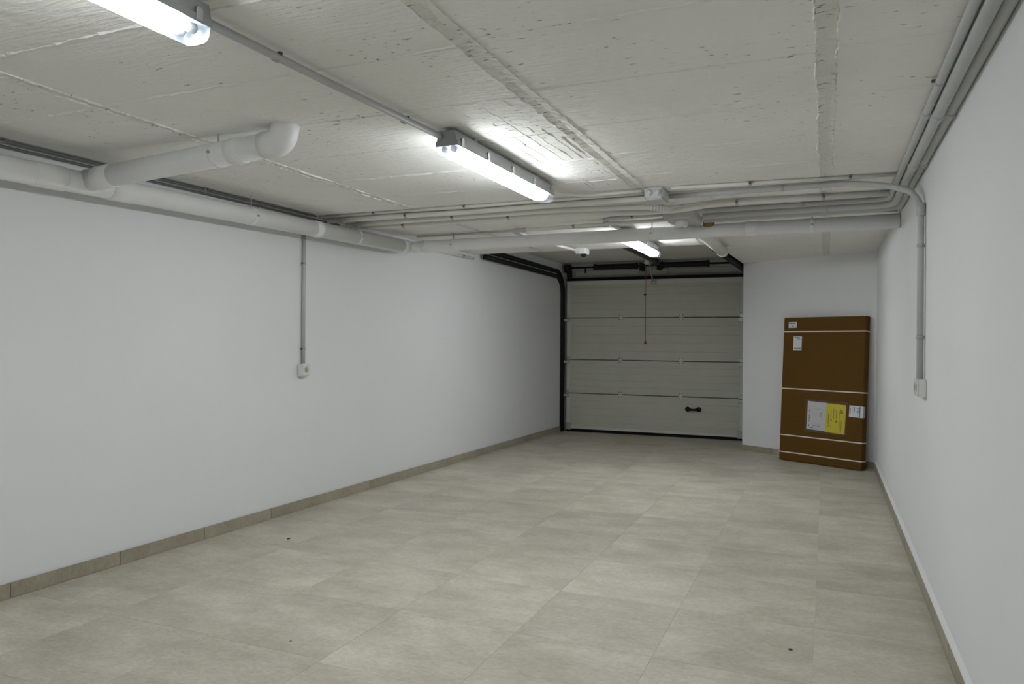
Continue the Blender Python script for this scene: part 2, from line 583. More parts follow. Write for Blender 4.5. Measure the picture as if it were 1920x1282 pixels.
def baseboard(name, p0, p1, t, label, first=0.0):
    p0, p1 = Vector(p0 + (0,)), Vector(p1 + (0,))
    d = p1 - p0; L = d.length; d.normalize()
    nrm = Vector((d.y, -d.x, 0))
    rot = Matrix(((d.x, nrm.x, 0, 0), (d.y, nrm.y, 0, 0), (0, 0, 1, 0), (0, 0, 0, 1)))
    bm = B()
    bx(bm, (L / 2, 0.003, 0.004), (L, 0.030, 0.008), mat=Matrix.Translation(p0) @ rot)
    root = struct(name, bm, 'grout_pale', label)
    s = first
    while s < L - 0.01:
        e = min(s + TS, L)
        b_ = B(); bx(b_, ((s + e) / 2, t / 2 - 0.004, BH / 2 + 0.004), (e - s - 0.003, t + 0.008, BH), 0.001, mat=Matrix.Translation(p0) @ rot)
        obj('tile', b_, 'base_tile', root)
        s = e
    return root


baseboard('baseboard_left', (xl(YB), YB - 0.06), (xl(YF), YF), -0.012, 'beige tile skirting along the left wall')
baseboard('baseboard_right', (XR, YF), (XR, 8.45), -0.012, 'beige tile skirting along the right wall')
baseboard('baseboard_back_right', (PW1.x, PW1.y), (PW0.x, PW0.y), -0.010, 'beige tile skirting along the angled wall')

b_ = B(); extrude_prof(b_, [(XR + .01, 0.0815), (XR - 0.0125, 0.0815), (XR - 0.0115, 0.088), (XR, 0.112), (XR + .01, 0.112)], 'Y', YF, 8.45)
struct('trim_1', b_, 'wall_paint', 'sloping white plaster edge above the right skirting')

# ------------------------------------------------------------------ strip lights
LL = 1.25


def build_lamp(name, label, loc, rotz, glow_mat):
    """origin on the ceiling above the lamp's middle, length along Y"""
    t = thing(name, label, 'lamp', loc, 'strip lights on the ceiling')
    t.rotation_euler = (0, 0, rotz)
    h = LL / 2
    bm = B()
    prof = [(-0.040, -0.016), (0.040, -0.016), (0.050, -0.060), (0.055, -0.063), (0.055, -0.084), (-0.055, -0.084), (-0.055, -0.063), (-0.050, -0.060)]
    extrude_prof(bm, prof, 'Y', -h, h)
    obj('housing', bm, 'lamp_housing', t, False)

    def cov(y0, y1, mat, nm):
        bm = B()
        pr = [(-0.052, -0.0842)]
        for k in range(0, 9):
            a = PI + PI * k / 8
            x = math.copysign(abs(math.cos(a)) ** 0.55, math.cos(a)) * 0.050
            z = -0.090 - abs(math.sin(a)) ** 0.7 * 0.035
            pr.append((x, z))
        pr.append((0.052, -0.0842))
        extrude_prof(bm, pr, 'Y', y0, y1)
        return obj(nm, bm, mat, t, False)
    cov(-h + 0.075, h - 0.10, glow_mat, 'diffuser')
    cov(-h + 0.006, -h + 0.0745, 'lamp_clear', 'cover_end')
    cov(h - 0.0995, h - 0.006, 'lamp_clear', 'cover_end')
    for sy, y0 in ((-1, -h + 0.030), (1, h - 0.055)):
        for x in (-0.022, 0.022):
            bm = B(); lathe(bm, (x, y0 - 0.012, -0.094), (0, 1, 0), [(0, .012), (0.003, .0145), (0.03, .0145), (0.034, .012)], 12)
            obj('tube_holder', bm, 'clip_grey', t, False)
    for y in (-h + 0.05, -0.30, 0.0, 0.30, h - 0.05):
        for s in (-1, 1):
            bm = B()
            bx(bm, (s * 0.0575, y, -0.064), (0.004, 0.022, 0.034), 0.001)
            bx(bm, (s * 0.054, y, -0.046), (0.010, 0.016, 0.004), 0.001)
            obj('clip', bm, 'steel', t, False)
    for y in (-0.4, 0.4):
        bm = B(); bx(bm, (0, y, -0.008), (0.07, 0.03, 0.0165), 0.001)
        obj('bracket', bm, 'galv', t, False)
    return t


lamp2 = build_lamp('strip_light', 'long lit strip light in full view in the middle of the ceiling', (-1.566, 3.590, ZC), -0.010, 'lamp_glow_mid')
lamp1 = build_lamp('strip_light', 'lit strip light at the top left cut off by the edge of the picture', (-1.660, 0.985, ZC), -0.010, 'lamp_glow_near')
lamp3 = build_lamp('strip_light', 'lit strip light farthest back, seen below the crosswise drain pipe', (-1.545, 6.645, ZC), -0.005, 'lamp_glow_far')

# ------------------------------------------------------------------ drain pipes


def coupling(bm, p, d, r, L=0.06, lip=0.004):
    lathe(bm, Vector(p) - Vector(d).normalized() * L / 2, d, [(0, r + 0.0005), (0.002, r + lip), (L - 0.002, r + lip), (L, r + 0.0005)], 24)


def strap_clamp(parent, p, d, r, rod_top=None):
    d = Vector(d).normalized()
    bm = B(); lathe(bm, Vector(p) - d * 0.012, d, [(0, r + 0.0005), (0.001, r + 0.003), (0.023, r + 0.003), (0.024, r + 0.0005)], 24)
    c = obj('clamp', bm, 'pvc', parent)
    bm = B()
    side = Vector((d.y, -d.x, 0))
    if side.y > 0:
        side = -side
    if abs(d.y) > 0.9:
        side = Vector((1, 0, 0))
    q = Vector(p) + side * (r + 0.003)
    bx(bm, tuple(q), (0.016, 0.016, 0.012), 0.002)
    obj('screw', bm, 'clip_grey', c)
    if rod_top:
        bm = B(); tube(bm, [Vector(p) + Vector((0, 0, r)), (p[0], p[1], rod_top)], 0.004, 8)
        obj('rod', bm, 'clip_grey', c)


PR = 0.058
PT = 0.051


def lp(y):      # centre line of the pipe along the left wall
    return Vector((xl(y) + 0.145, y, 2.077 + (y - 2.3) * 0.0135))


YT = 5.90
t = thing('drain_pipe', 'thick white drain pipe running along the top of the left wall', 'pipe', tuple(lp(2.0)), 'white drain pipes')
bm = B(); tube(bm, [lp(YF + .02), lp(YT - 0.13)], PR, 28)
obj('pipe', bm, 'pvc', t)
dl = (lp(5) - lp(2)).normalized()
for y, L in ((2.20, .07), (2.50, .16), (2.90, .14), (4.55, .08), (YT - 0.16, .08)):
    bm = B(); coupling(bm, lp(y), dl, PR, L)
    obj('coupling', bm, 'pvc', t)
for y in (1.2, 3.88, 5.05):
    strap_clamp(t, lp(y), dl, PR, ZC)

t = thing('drain_pipe', 'short white drain pipe branching out under the ceiling and ending in an elbow', 'pipe', (-2.9, 2.66, 2.135), 'white drain pipes')
b0, b1 = lp(2.70) + Vector((PR * 0.3, 0, 0.014)), Vector((-2.335, 2.672, 2.158))
bd = (b1 - b0).normalized()
bm = B(); tube(bm, [b0, b1], PR * 0.97, 28)
obj('pipe', bm, 'pvc', t)
bm = B()
e0 = b1; e1 = b1 + bd * 0.095; e2 = e1 + Vector((0.006, 0.012, 0.085))
tube(bm, [e0 - bd * .01, e1, e2], PR * 1.06, 28, R=0.07)
obj('elbow', bm, 'pvc', t)
for s, L in ((0.14, .12), (1.02, .08)):
    bm = B(); coupling(bm, b0 + bd * s, bd, PR * 0.97, L)
    obj('coupling', bm, 'pvc', t)
strap_clamp(t, b0 + bd * 0.90, bd, PR * 0.97, ZC)

t = thing('drain_pipe', 'long white drain pipe crossing the room from wall to wall below the ceiling', 'pipe', (-1.5, YT, 2.135), 'white drain pipes')
tp0, tp1 = lp(YT - 0.13), Vector((XR - 0.005, YT - 0.02, 2.152))
corner = Vector((lp(YT).x, YT, 2.133))
bm = B(); tube(bm, [tp0, corner, corner + Vector((0.25, 0, 0.001)), tp1], PT, 28, R=0.07)
obj('pipe', bm, 'pvc', t)
dt = (tp1 - corner).normalized()
for x, L in ((corner.x + .14, .07), (-0.52, .09)):
    bm = B(); coupling(bm, corner + dt * (x - corner.x), dt, PT, L)
    obj('coupling', bm, 'pvc', t)
for x in (-3.05, -1.28, -0.10):
    strap_clamp(t, corner + dt * (x - corner.x), dt, PT, ZC)

t = thing('drain_pipe', 'stub of pale pipe with a capped end beside the raised ceiling over the door', 'pipe', (-0.95, 7.0, 2.18), 'white drain pipes')
bm = B(); tube(bm, [(-0.945, 6.05, 2.185), (-0.945, 7.58, 2.185)], 0.050, 24)
obj('pipe', bm, 'conduit_pale', t)
bm = B(); lathe(bm, (-0.945, 7.52, 2.185), (0, 1, 0), [(0, .0505), (.003, .055), (.07, .055), (.09, .045), (.098, .02)], 24)
obj('cap', bm, 'conduit_pale', t)
bm = B(); tube(bm, [(-1.018, 6.05, 2.205), (-1.018, 7.55, 2.205)], 0.014, 12)
obj('conduit', bm, 'conduit_pale', t)

# ------------------------------------------------------------------ conduits
_clip_n = 0


def add_clip(parent, p, d, r, side=None):
    d = Vector(d).normalized()
    bm = B(); lathe(bm, Vector(p) - d * 0.009, d, [(0, r + 0.0004), (0.001, r + 0.0025), (0.017, r + 0.0025), (0.018, r + 0.0004)], 14)
    c = obj('clip', bm, 'clip_grey', parent)
    s = Vector(side) if side else Vector((0, -1, 0)) if abs(d.x) > 0.6 else Vector((1, 0, 0))
    q = Vector(p) + s.normalized() * (r + 0.006)
    bm = B(); bx(bm, tuple(q), (0.014, 0.014, 0.010), 0.002)
    obj('screw', bm, 'clip_dark', c)


def conduit(label, pts, r, mat='conduit', R=0.07, clips=(), side=None, group='ceiling conduits', name='conduit', fittings=()):
    mid = Vector(pts[len(pts) // 2])
    t = thing(name, label, 'conduit', tuple(mid), group)
    bm = B(); tube(bm, pts, r, 12, R=R)
    obj('tube', bm, mat, t)
    for p, d in clips:
        add_clip(t, p, d, r, side)
    for p, d, L in fittings:
        bm = B(); lathe(bm, Vector(p) - Vector(d).normalized() * L / 2, d, [(0, r + .0005), (.002, r + .005), (L - .002, r + .005), (L, r + .0005)], 16)
        obj('fitting', bm, mat, t)
    return t


Xv, Yv, Zv = (1, 0, 0), (0, 1, 0), (0, 0, 1)
r1 = 0.016
zc = ZC - r1 - 0.002

conduit('grey conduit along the ceiling joining the cut-off strip light to the middle one',
        [(-1.672, 1.60, 2.205), (-1.655, 2.2, 2.207), (-1.600, 2.985, 2.200)], 0.0135, 'conduit', 0,
        [((-1.666, 1.95, 2.206), Yv), ((-1.632, 2.70, 2.204), Yv)], side=(1, 0, 0.6))

# bundle along the right wall, bending across the room
conduit('innermost of the three grey conduits in the right ceiling corner',
        [(0.3695, YF + .02, zc), (0.3695, 5.40, zc), (-0.86, 5.42, zc)], 0.0155, 'conduit', 0.10,
        [((0.3695, 3.05, zc), Yv), ((-0.15, 5.408, zc), Xv)], side=(-1, 0, 0.2), fittings=[((0.3695, 3.45, zc), Yv, .05)])
conduit('middle one of the three grey conduits in the right ceiling corner',
        [(0.4095, YF + .02, zc - .012), (0.4095, 5.545, zc - .012), (-0.84, 5.585, zc - .012)], 0.0225, 'conduit', 0.11,
        fittings=[((0.4095, 3.45, zc - .012), Yv, .06), ((0.4095, 4.35, zc - .012), Yv, .06), ((-0.02, 5.56, zc - .012), Xv, .05)])
conduit('outermost of the three grey conduits, tight against the right wall',
        [(0.4535, YF + .02, zc - .006), (0.4535, 5.70, zc - .006), (0.30, 5.73, zc - .006), (-0.86, 5.79, zc - .006)], 0.0205, 'conduit', 0.07,
        fittings=[((0.4535, 3.45, zc - .006), Yv, .06), ((0.4535, 4.35, zc - .006), Yv, .06)])
# crosswise runs in front of the drain pipe, from nearest to farthest
conduit('thin conduit crossing the ceiling nearest the viewer, left of the knobbed box',
        [(-3.60, 4.715, 2.228), (-2.0, 4.705, 2.228), (-1.06, 4.675, 2.226)], 0.010, 'conduit_pale', 0,
        [((-3.1, 4.712, 2.228), Xv), ((-2.35, 4.707, 2.228), Xv)])
conduit('conduit leaving the far end of the middle strip light for the knobbed box',
        [(-1.555, 4.20, 2.205), (-1.55, 4.46, 2.215), (-1.40, 4.60, 2.222), (-1.06, 4.575, 2.222)], 0.011, 'conduit_pale', 0.12)
conduit('thicker conduit crossing the ceiling into the left side of the knobbed box',
        [(-3.60, 4.83, 2.216), (-3.1, 4.825, 2.218), (-2.4, 4.86, 2.220), (-1.9, 4.83, 2.220), (-1.05, 4.795, 2.216), (-0.94, 4.78, 2.216)], 0.020, 'conduit_pale', 0.5,
        [((-2.9, 4.835, 2.218), Xv)])
conduit('thin conduit crossing the ceiling from the knobbed box to the right bundle',
        [(-0.88, 4.585, 2.228), (0.352, 4.66, 2.228)], 0.010, 'conduit_pale', 0,
        [((-0.42, 4.613, 2.228), Xv), ((0.12, 4.645, 2.228), Xv)])
conduit('conduit from the knobbed box arching over the bundle and down to the right wall socket',
        [(-0.94, 4.77, 2.214), (-0.35, 4.775, 2.217), (0.10, 4.765, 2.219), (0.24, 4.72, 2.195), (0.335, 4.63, 2.155), (0.415, 4.53, 2.105), (0.452, 4.455, 2.03), (0.452, 4.425, 1.93), (0.452, 4.420, 1.104)], 0.0165, 'conduit', 0.16,
        [((-0.25, 4.775, 2.2175), Xv), ((0.452, 4.424, 1.80), Zv), ((0.452, 4.421, 1.32), Zv)], side=(0.3, 1, 0), fittings=[((0.452, 4.43, 1.99), Zv, .07)])
conduit('wavy pale conduit crossing the whole ceiling just in front of the grey detector plate',
        [(-3.60, 5.16, 2.218), (-3.3, 5.22, 2.214), (-2.7, 5.20, 2.214), (-2.1, 5.14, 2.214), (-1.6, 5.13, 2.212), (-1.24, 5.26, 2.206), (-0.95, 5.24, 2.206), (-0.65, 5.12, 2.214), (0.351, 5.162, 2.218)], 0.0185, 'conduit_pale', 0.6,
        [((-3.15, 5.213, 2.214), Xv), ((-2.2, 5.148, 2.214), Xv), ((-0.55, 5.124, 2.215), Xv), ((-0.02, 5.147, 2.2165), Xv)])
conduit('conduit crossing from the left wall and ending in a corrugated sleeve below the knobbed box',
        [(-3.58, 5.04, 2.212), (-3.1, 5.03, 2.214), (-1.85, 4.985, 2.214), (-1.12, 5.03, 2.206), (-0.98, 5.115, 2.196)], 0.019, 'conduit_pale', 0.4,
        [((-2.6, 5.01, 2.214), Xv)],
        fittings=[((-1.03 - 0.018 * k, 5.083 - 0.009 * k, 2.199 + .001 * k), (-0.9, -0.45, 0.05), 0.013) for k in range(0, 5)])
sc = conduit('conduit with a grey right-angle elbow leading to the white dome sensor',
             [(-1.10, 5.575, 2.200), (-2.400, 5.69, 2.200), (-2.385, 6.4, 2.200), (-2.315, 7.24, 2.205)], 0.0135, 'conduit_pale', 0.07,
             [((-1.85, 5.641, 2.200), Xv)])
bm = B(); tube(bm, [(-2.27, 5.678, 2.1995), (-2.400, 5.69, 2.1995), (-2.397, 5.80, 2.1995)], 0.0185, 14, R=0.075)
obj('elbow', bm, 'conduit', sc)
conduit('short conduit bending from the grey ceiling plate to the farthest strip light',
        [(-1.10, 5.50, 2.2265), (-1.53, 5.535, 2.2265), (-1.60, 5.60, 2.2265), (-1.565, 6.03, 2.214)], 0.0125, 'conduit', 0.08,
        [((-1.35, 5.52, 2.2265), Xv)])
conduit('thin white conduit running directly above the crosswise drain pipe',
        [(-3.44, 5.925, 2.229), (-1.64, 5.905, 2.229)], 0.008, 'conduit_pale', 0)
conduit('thin conduit above the right half of the crosswise drain pipe',
        [(-0.87, 5.90, 2.230), (0.46, 5.91, 2.230)], 0.008, 'conduit_pale', 0, [((-0.30, 5.905, 2.230), Xv)])
# left wall
conduit('upper thin conduit with painted-in shade in the corner above the left drain pipe',
        [(xl(YF) + .035, YF + .02, 2.226), (xl(4.68) + .035, 4.68, 2.229)], 0.008, 'conduit_shaded', 0,
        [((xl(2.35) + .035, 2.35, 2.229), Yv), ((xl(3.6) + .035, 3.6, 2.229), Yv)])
conduit('lower thin conduit with painted-in shade in the corner above the left drain pipe',
        [(xl(YF) + .013, YF + .02, 2.202), (xl(5.0) + .013, 5.0, 2.210)], 0.008, 'conduit_shaded', 0, [((xl(4.1) + .013, 4.1, 2.210), Yv)])
xw = xl(4.57)
conduit('grey conduit running straight down the left wall to its socket',
        [(xw + .016, 4.57, 2.185), (xw + .016, 4.57, 1.106)], 0.0135, 'conduit', 0,
        [((xw + .016, 4.57, 1.86), Zv), ((xw + .016, 4.57, 1.22), Zv)], side=(0, -1, 0), group='wall conduits')
conduit('white conduit end poking out under the drain pipe high on the left wall',
        [(xl(6.05) + .020, 6.05, 2.185), (xl(7.36) + .020, 7.36, 2.190)], 0.0165, 'conduit_pale', 0, [((xl(7.1) + .02, 7.1, 2.189), Yv)], group='wall conduits')

# ------------------------------------------------------------------ boxes and detectors on the ceiling
t = thing('junction_box', 'small grey junction box with two round knobs where the conduits meet', 'junction box', (-0.985, 4.66, ZC))
bm = B(); bx(bm, (-0.985, 4.665, ZC - 0.036), (0.112, 0.21, 0.070), 0.008, seg=2)
obj('body', bm, 'box_grey', t)
bm = B(); bx(bm, (-0.985, 4.665, ZC - 0.074), (0.104, 0.19, 0.008), 0.003)
obj('lid', bm, 'box_grey', t)
for x in (-1.011, -0.960):
    bm = B(); lathe(bm, (x, 4.5605, ZC - 0.036), (0, -1, 0), [(0, .022), (.004, .022), (.006, .017), (.010, .015), (.012, .008)], 18)
    obj('knob', bm, 'box_grey', t)

t = thing('junction_box', 'flat grey ceiling plate with cut-out corner that carries the small white detector', 'junction box', (-1.0, 5.65, ZC))
bm = B(); prism(bm, [(-1.105, 5.44), (-0.875, 5.44), (-0.875, 5.80), (-0.93, 5.865), (-1.06, 5.865), (-1.105, 5.78)], ZC - 0.048, ZC - 0.001)
obj('body', bm, 'conduit', t)
for x, y in ((-1.085, 5.47), (-0.895, 5.47)):
    bm = B(); lathe(bm, (x, y, ZC - 0.0475), (0, 0, -1), [(0, .012), (.003, .011), (.004, .005)], 14)
    obj('screw', bm, 'clip_grey', t)
bm = B(); lathe(bm, (-0.86, 5.82, ZC - 0.04), (0.75, 0.5, 0), [(0, .030), (.05, .028), (.07, .022)], 16)
obj('foam_plug', bm, 'foam', t)

t = thing('smoke_detector', 'small round white detector hanging under the grey ceiling plate', 'detector', (-0.998, 5.62, ZC - 0.048))
bm = B(); lathe(bm, (-0.998, 5.60, ZC - 0.0485), (0, 0, -1), [(0, .043), (.004, .046), (.042, .046), (.048, .040)], 24)
obj('body', bm, 'box_white', t)
bm = B(); lathe(bm, (-0.998, 5.60, ZC - 0.096), (0, 0, -1), [(0, .018), (.006, .016), (.009, .008)], 16)
obj('lens', bm, 'clip_grey', t)

t = thing('dome_sensor', 'little white box with a dark dome at the edge of the raised ceiling', 'sensor', (-2.300, 7.30, ZC))
bm = B(); bx(bm, (-2.300, 7.300, ZC - 0.030), (0.105, 0.15, 0.058), 0.006, seg=2)
obj('body', bm, 'box_white', t)
bm = B(); lathe(bm, (-2.290, 7.310, ZC - 0.0585), (0, 0, -1), [(0, .032), (.010, .031), (.022, .024), (.030, .010)], 20)
obj('dome', bm, 'black_metal', t)

# ------------------------------------------------------------------ wall sockets
xw = xl(4.565)
t = thing('wall_socket', 'cream surface socket on the left wall at the end of its conduit', 'socket', (xw, 4.565, 1.06), 'wall sockets')
bm = B(); bx(bm, (xw + 0.022, 4.565, 1.058), (0.043, 0.088, 0.094), 0.004, seg=2)
obj('body', bm, 'box_white', t)
bm = B(); bx(bm, (xw + 0.046, 4.565, 1.060), (0.008, 0.080, 0.084), 0.003)
face = obj('face_plate', bm, 'socket_cream', t)
bm = B(); lathe(bm, (xw + 0.0502, 4.565, 1.060), (1, 0, 0), [(0, .022), (.0012, .022), (.0014, .018)], 20)
obj('socket_ring', bm, 'clip_grey', face)
for dz in (-0.0095, 0.0095):
    bm = B(); lathe(bm, (xw + 0.0516, 4.565, 1.060 + dz), (1, 0, 0), [(0, .0035), (.0006, .0035)], 10)
    obj('pin_hole', bm, 'socket_hole', face)

t = thing('wall_socket', 'white surface socket box on the right wall at the end of its conduit', 'socket', (XR, 4.415, 1.06), 'wall sockets')
bm = B(); bx(bm, (XR - 0.019, 4.415, 1.058), (0.037, 0.172, 0.092), 0.004, seg=2)
obj('body', bm, 'box_white', t)
bm = B(); bx(bm, (XR - 0.040, 4.415, 1.060), (0.007, 0.164, 0.084), 0.003)
face = obj('face_plate', bm, 'socket_cream', t)
for dy in (-0.041, 0.041):
    bm = B(); lathe(bm, (XR - 0.0437, 4.415 + dy, 1.060), (-1, 0, 0), [(0, .024), (.0012, .024), (.0014, .020)], 20)
    obj('socket_ring', bm, 'clip_grey', face)
    for dz in (-0.0095, 0.0095):
        bm = B(); lathe(bm, (XR - 0.0452, 4.415 + dy, 1.060 + dz), (-1, 0, 0), [(0, .0035), (.0006, .0035)], 10)
        obj('pin_hole', bm, 'socket_hole', face)

# ------------------------------------------------------------------ garage door
DX0, DX1, DY = -3.462, -0.987, 10.28
DJ = [0.032, 0.553, 1.036, 1.636, 2.168]
door = thing('garage_door', 'closed grey-green sectional garage door with ribbed panels', 'garage door', ((DX0 + DX1) / 2, DY, 0))


def section_prof(z0, z1, n):
    """front outline with fine horizontal grooves; y is depth"""
    pr = [(DY + 0.04, z0), (DY, z0)]
    H_ = (z1 - z0)
    for k in range(1, n):
        z = z0 + H_ * k / n
        pr += [(DY, z - 0.003), (DY + 0.003, z - 0.001), (DY + 0.003, z + 0.001), (DY - 0.0, z + 0.003)]
    pr += [(DY, z1), (DY + 0.04, z1)]
    return pr


for k in range(4):
    z0, z1 = DJ[k] + 0.005, DJ[k + 1] - 0.007
    n = 5
    bm = B(); extrude_prof(bm, section_prof(z0, z1, n), 'X', DX0, DX1)
    sec = obj('section', bm, 'door_panel', door)
    for x, w in ((DX0 + 0.028, 0.058), (DX1 - 0.03, 0.06)):
        bm = B(); bx(bm, (x, DY - 0.003, (z0 + z1) / 2), (w, 0.008, z1 - z0 - 0.002), 0.001)
        obj('stile', bm, 'door_stile', sec)
    if k == 0:
        bm = B(); bx(bm, ((DX0 + DX1) / 2, DY - 0.002, 0.048), (DX1 - DX0 - 0.12, 0.010, 0.055), 0.002)
        obj('kick_strip', bm, 'door_stile', sec)
    if k == 3:
        bm = B(); bx(bm, ((DX0 + DX1) / 2, DY - 0.002, 2.135), (DX1 - DX0 - 0.12, 0.008, 0.060), 0.002)
        obj('top_strip', bm, 'door_stile', sec)
for zj in DJ[1:4]:
    for x in (-2.665, -1.822):
        bm = B()
        bx(bm, (x, DY - 0.003, zj + 0.022), (0.052, 0.006, 0.036), 0.002)
        bx(bm, (x, DY - 0.003, zj - 0.022), (0.052, 0.006, 0.036), 0.002)
        lathe(bm, (x - 0.028, DY - 0.006, zj), (1, 0, 0), [(0, .007), (.056, .007)], 10)
        h_ = obj('hinge', bm, 'door_stile', door)
        for dx in (-0.018, 0.018):
            for dz in (-0.03, 0.03):
                bm = B(); lathe(bm, (x + dx, DY - 0.006, zj + dz), (0, -1, 0), [(0, .008), (.004, .007)], 8)
                obj('bolt', bm, 'clip_dark', h_)
    for x, s in ((DX0 + 0.02, -1), (DX1 - 0.045, 1)):
        bm = B()
        bx(bm, (x, DY - 0.012, zj - 0.035), (0.062, 0.024, 0.05), 0.003)
        bx(bm, (x, DY - 0.006, zj + 0.02), (0.05, 0.012, 0.05), 0.003)
        br = obj('roller_bracket', bm, 'galv', door)
        bm = B(); lathe(bm, (x - 0.01 * s, DY - 0.03, zj - 0.035), (s, 0, 0), [(0, .006), (.05, .006), (.051, .020), (.066, .020)], 14)
        obj('roller', bm, 'box_white', br)
for x in (DX0 + 0.035, DX1 - 0.05):
    bm = B(); bx(bm, (x, DY - 0.010, 0.075), (0.085, 0.020, 0.10), 0.003)
    obj('bottom_bracket', bm, 'galv', door)
bm = B(); bx(bm, (DX0 + 0.14, DY - 0.008, 0.035), (0.12, 0.014, 0.03), 0.003)
obj('lock_bar', bm, 'clip_grey', door)
bm = B(); bx(bm, ((DX0 + DX1) / 2, DY + 0.008, 0.0205), (DX1 - DX0, 0.05, 0.039), 0.003)
obj('bottom_seal', bm, 'rubber', door)
bm = B(); bx(bm, ((DX0 + DX1) / 2, DY - 0.004, 2.187), (DX1 - DX0, 0.046, 0.040), 0.002)
obj('top_seal', bm, 'rubber', door)
bm = B()
for x in (-1.728, -1.578):
    lathe(bm, (x, DY - 0.001, 0.387), (0, -1, 0), [(0, .034), (.010, .034), (.016, .026), (.018, .010)], 18)
tube(bm, [(-1.715, DY - 0.014, 0.387), (-1.68, DY - 0.034, 0.383), (-1.653, DY - 0.037, 0.382), (-1.625, DY - 0.034, 0.383), (-1.59, DY - 0.014, 0.387)], 0.015, 12,
     radii=[.022, .016, .0135, .016, .022])
obj('handle', bm, 'black_metal', door)
bm = B(); bx(bm, (-2.20, DY - 0.012, 2.115), (0.075, 0.024, 0.05), 0.003)
cb = obj('operator_bracket', bm, 'galv', door)
for dx in (-0.024, 0.024):
    for dz in (-0.014, 0.014):
        bm = B(); lathe(bm, (-2.20 + dx, DY - 0.024, 2.115 + dz), (0, -1, 0), [(0, .007), (.005, .006)], 8)
        obj('bolt', bm, 'clip_dark', cb)


def channel(bm, pts, R, w=0.028, d=0.05):
    tube(bm, pts, w, 8, R=R)


for nm, X, X2, lab, ylim in (('door_track', -3.512, -3.512, 'black double track of the garage door along the left wall', 7.55),
                         ('door_track', -0.953, -1.036, 'black double track of the garage door beside the angled wall', 7.62)):
    t = thing(nm, lab, 'track', (X, DY - 0.05, 0), 'garage door tracks')
    for (yv, zh, R, r_) in ((DY - 0.03, 2.285, 0.30, 0.030), (DY - 0.10, 2.212, 0.24, 0.030)):
        bm = B(); tube(bm, [(X, yv, 0.004), (X, yv, zh), (X2, ylim, zh + 0.015)], r_, 8, R=R)
        obj('rail', bm, 'black_metal', t)
    bm = B(); bx(bm, (X - 0.034 * (1 if X < -2 else -1), DY - 0.05, 1.05), (0.010, 0.10, 2.09), 0.001)
    obj('angle', bm, 'clip_grey' if X < -2 else 'black_metal', t)
    for y in ((9.5,) if X > -2 else ()):
        bm = B(); bx(bm, (X + (X2 - X) * 0.28, y, (2.31 + ZH) / 2), (0.03, 0.03, ZH - 2.30), 0.001)
        obj('hanger', bm, 'black_metal', t)

SY, SZ = 10.17, 2.345
t = thing('torsion_spring_shaft', 'black torsion spring shaft above the garage door', 'spring', (-2.2, SY, SZ))
bm = B(); tube(bm, [(-3.46, SY, SZ), (-0.97, SY, SZ)], 0.013, 12)
obj('shaft', bm, 'black_metal', t)
for x0, x1 in ((-3.03, -2.405), (-2.085, -1.44)):
    bm = B()
    prof = [(0, .046), (.03, .046), (.031, .038)]
    n = 60
    for k in range(n):
        a = 0.031 + (x1 - x0 - 0.062) * k / n
        prof += [(a, .033), (a + (x1 - x0 - 0.062) / n * 0.5, .040)]
    prof += [(x1 - x0 - 0.031, .038), (x1 - x0 - 0.03, .046), (x1 - x0, .046)]
    lathe(bm, (x0, SY, SZ), (1, 0, 0), prof, 14)
    obj('spring', bm, 'black_metal', t)
for x in (-3.45, -2.365, -2.125, -1.0):
    bm = B()
    bx(bm, (x, SY + 0.02, SZ - 0.01), (0.016, 0.13, 0.11), 0.003)
    bx(bm, (x, SY + 0.155, SZ - 0.01), (0.05, 0.05, 0.10), 0.003)
    obj('bearing_plate', bm, 'black_metal', t)
for x in (-3.43, -1.05):
    bm = B(); lathe(bm, (x, SY, SZ), (1, 0, 0), [(0, .058), (.008, .060), (.010, .045), (.05, .045), (.052, .050), (.06, .050)], 20)
    obj('cable_drum', bm, 'black_metal', t)
bm = B(); bx(bm, (-3.155, SY, SZ - 0.045), (0.02, 0.02, 0.07), 0.002)
obj('stop', bm, 'black_metal', t)
bm = B(); bx(bm, (-3.41, DY - 0.055, 2.262), (0.07, 0.05, 0.10), 0.006)
obj('anchor_plate', bm, 'black_metal', t)

t = thing('door_opener_rail', 'dark grey garage door opener rail under the raised ceiling', 'opener rail', (-2.12, 8.8, 2.37))
bm = B()
extrude_prof(bm, [(-2.155, 2.41), (-2.085, 2.41), (-2.085, 2.36), (-2.10, 2.352), (-2.14, 2.352), (-2.155, 2.36)], 'Y', 7.45, 10.02)
obj('rail', bm, 'dark_rail', t)
bm = B(); bx(bm, (-2.12, 10.03, 2.365), (0.09, 0.05, 0.07), 0.004)
obj('end_bracket', bm, 'dark_rail', t)
bm = B(); bx(bm, (-2.24, 10.04, 2.375), (0.07, 0.07, 0.06), 0.006)
obj('carriage', bm, 'socket_cream', t)
bm = B(); tube(bm, [(-2.21, 10.05, 2.345), (-2.205, 10.22, 2.13)], 0.009, 8)
obj('arm', bm, 'galv', t)

t = thing('pull_cord', 'thin red emergency release cord hanging in front of the garage door', 'cord', (-2.262, 10.05, 1.24))
bm = B(); tube(bm, [(-2.262, 10.05, 2.35), (-2.262, 10.05, 1.30)], 0.0035, 8)
obj('cord', bm, 'rope_red', t)
bm = B(); lathe(bm, (-2.262, 10.05, 1.310), (0, 0, -1), [(0, .006), (.01, .010), (.04, .020), (.046, .016)], 12)
obj('knob', bm, 'rope_red', t)
bm = B(); bx(bm, (-2.272, 10.048, 1.935), (0.034, 0.016, 0.022), 0.005)
obj('tag', bm, 'black_metal', t)

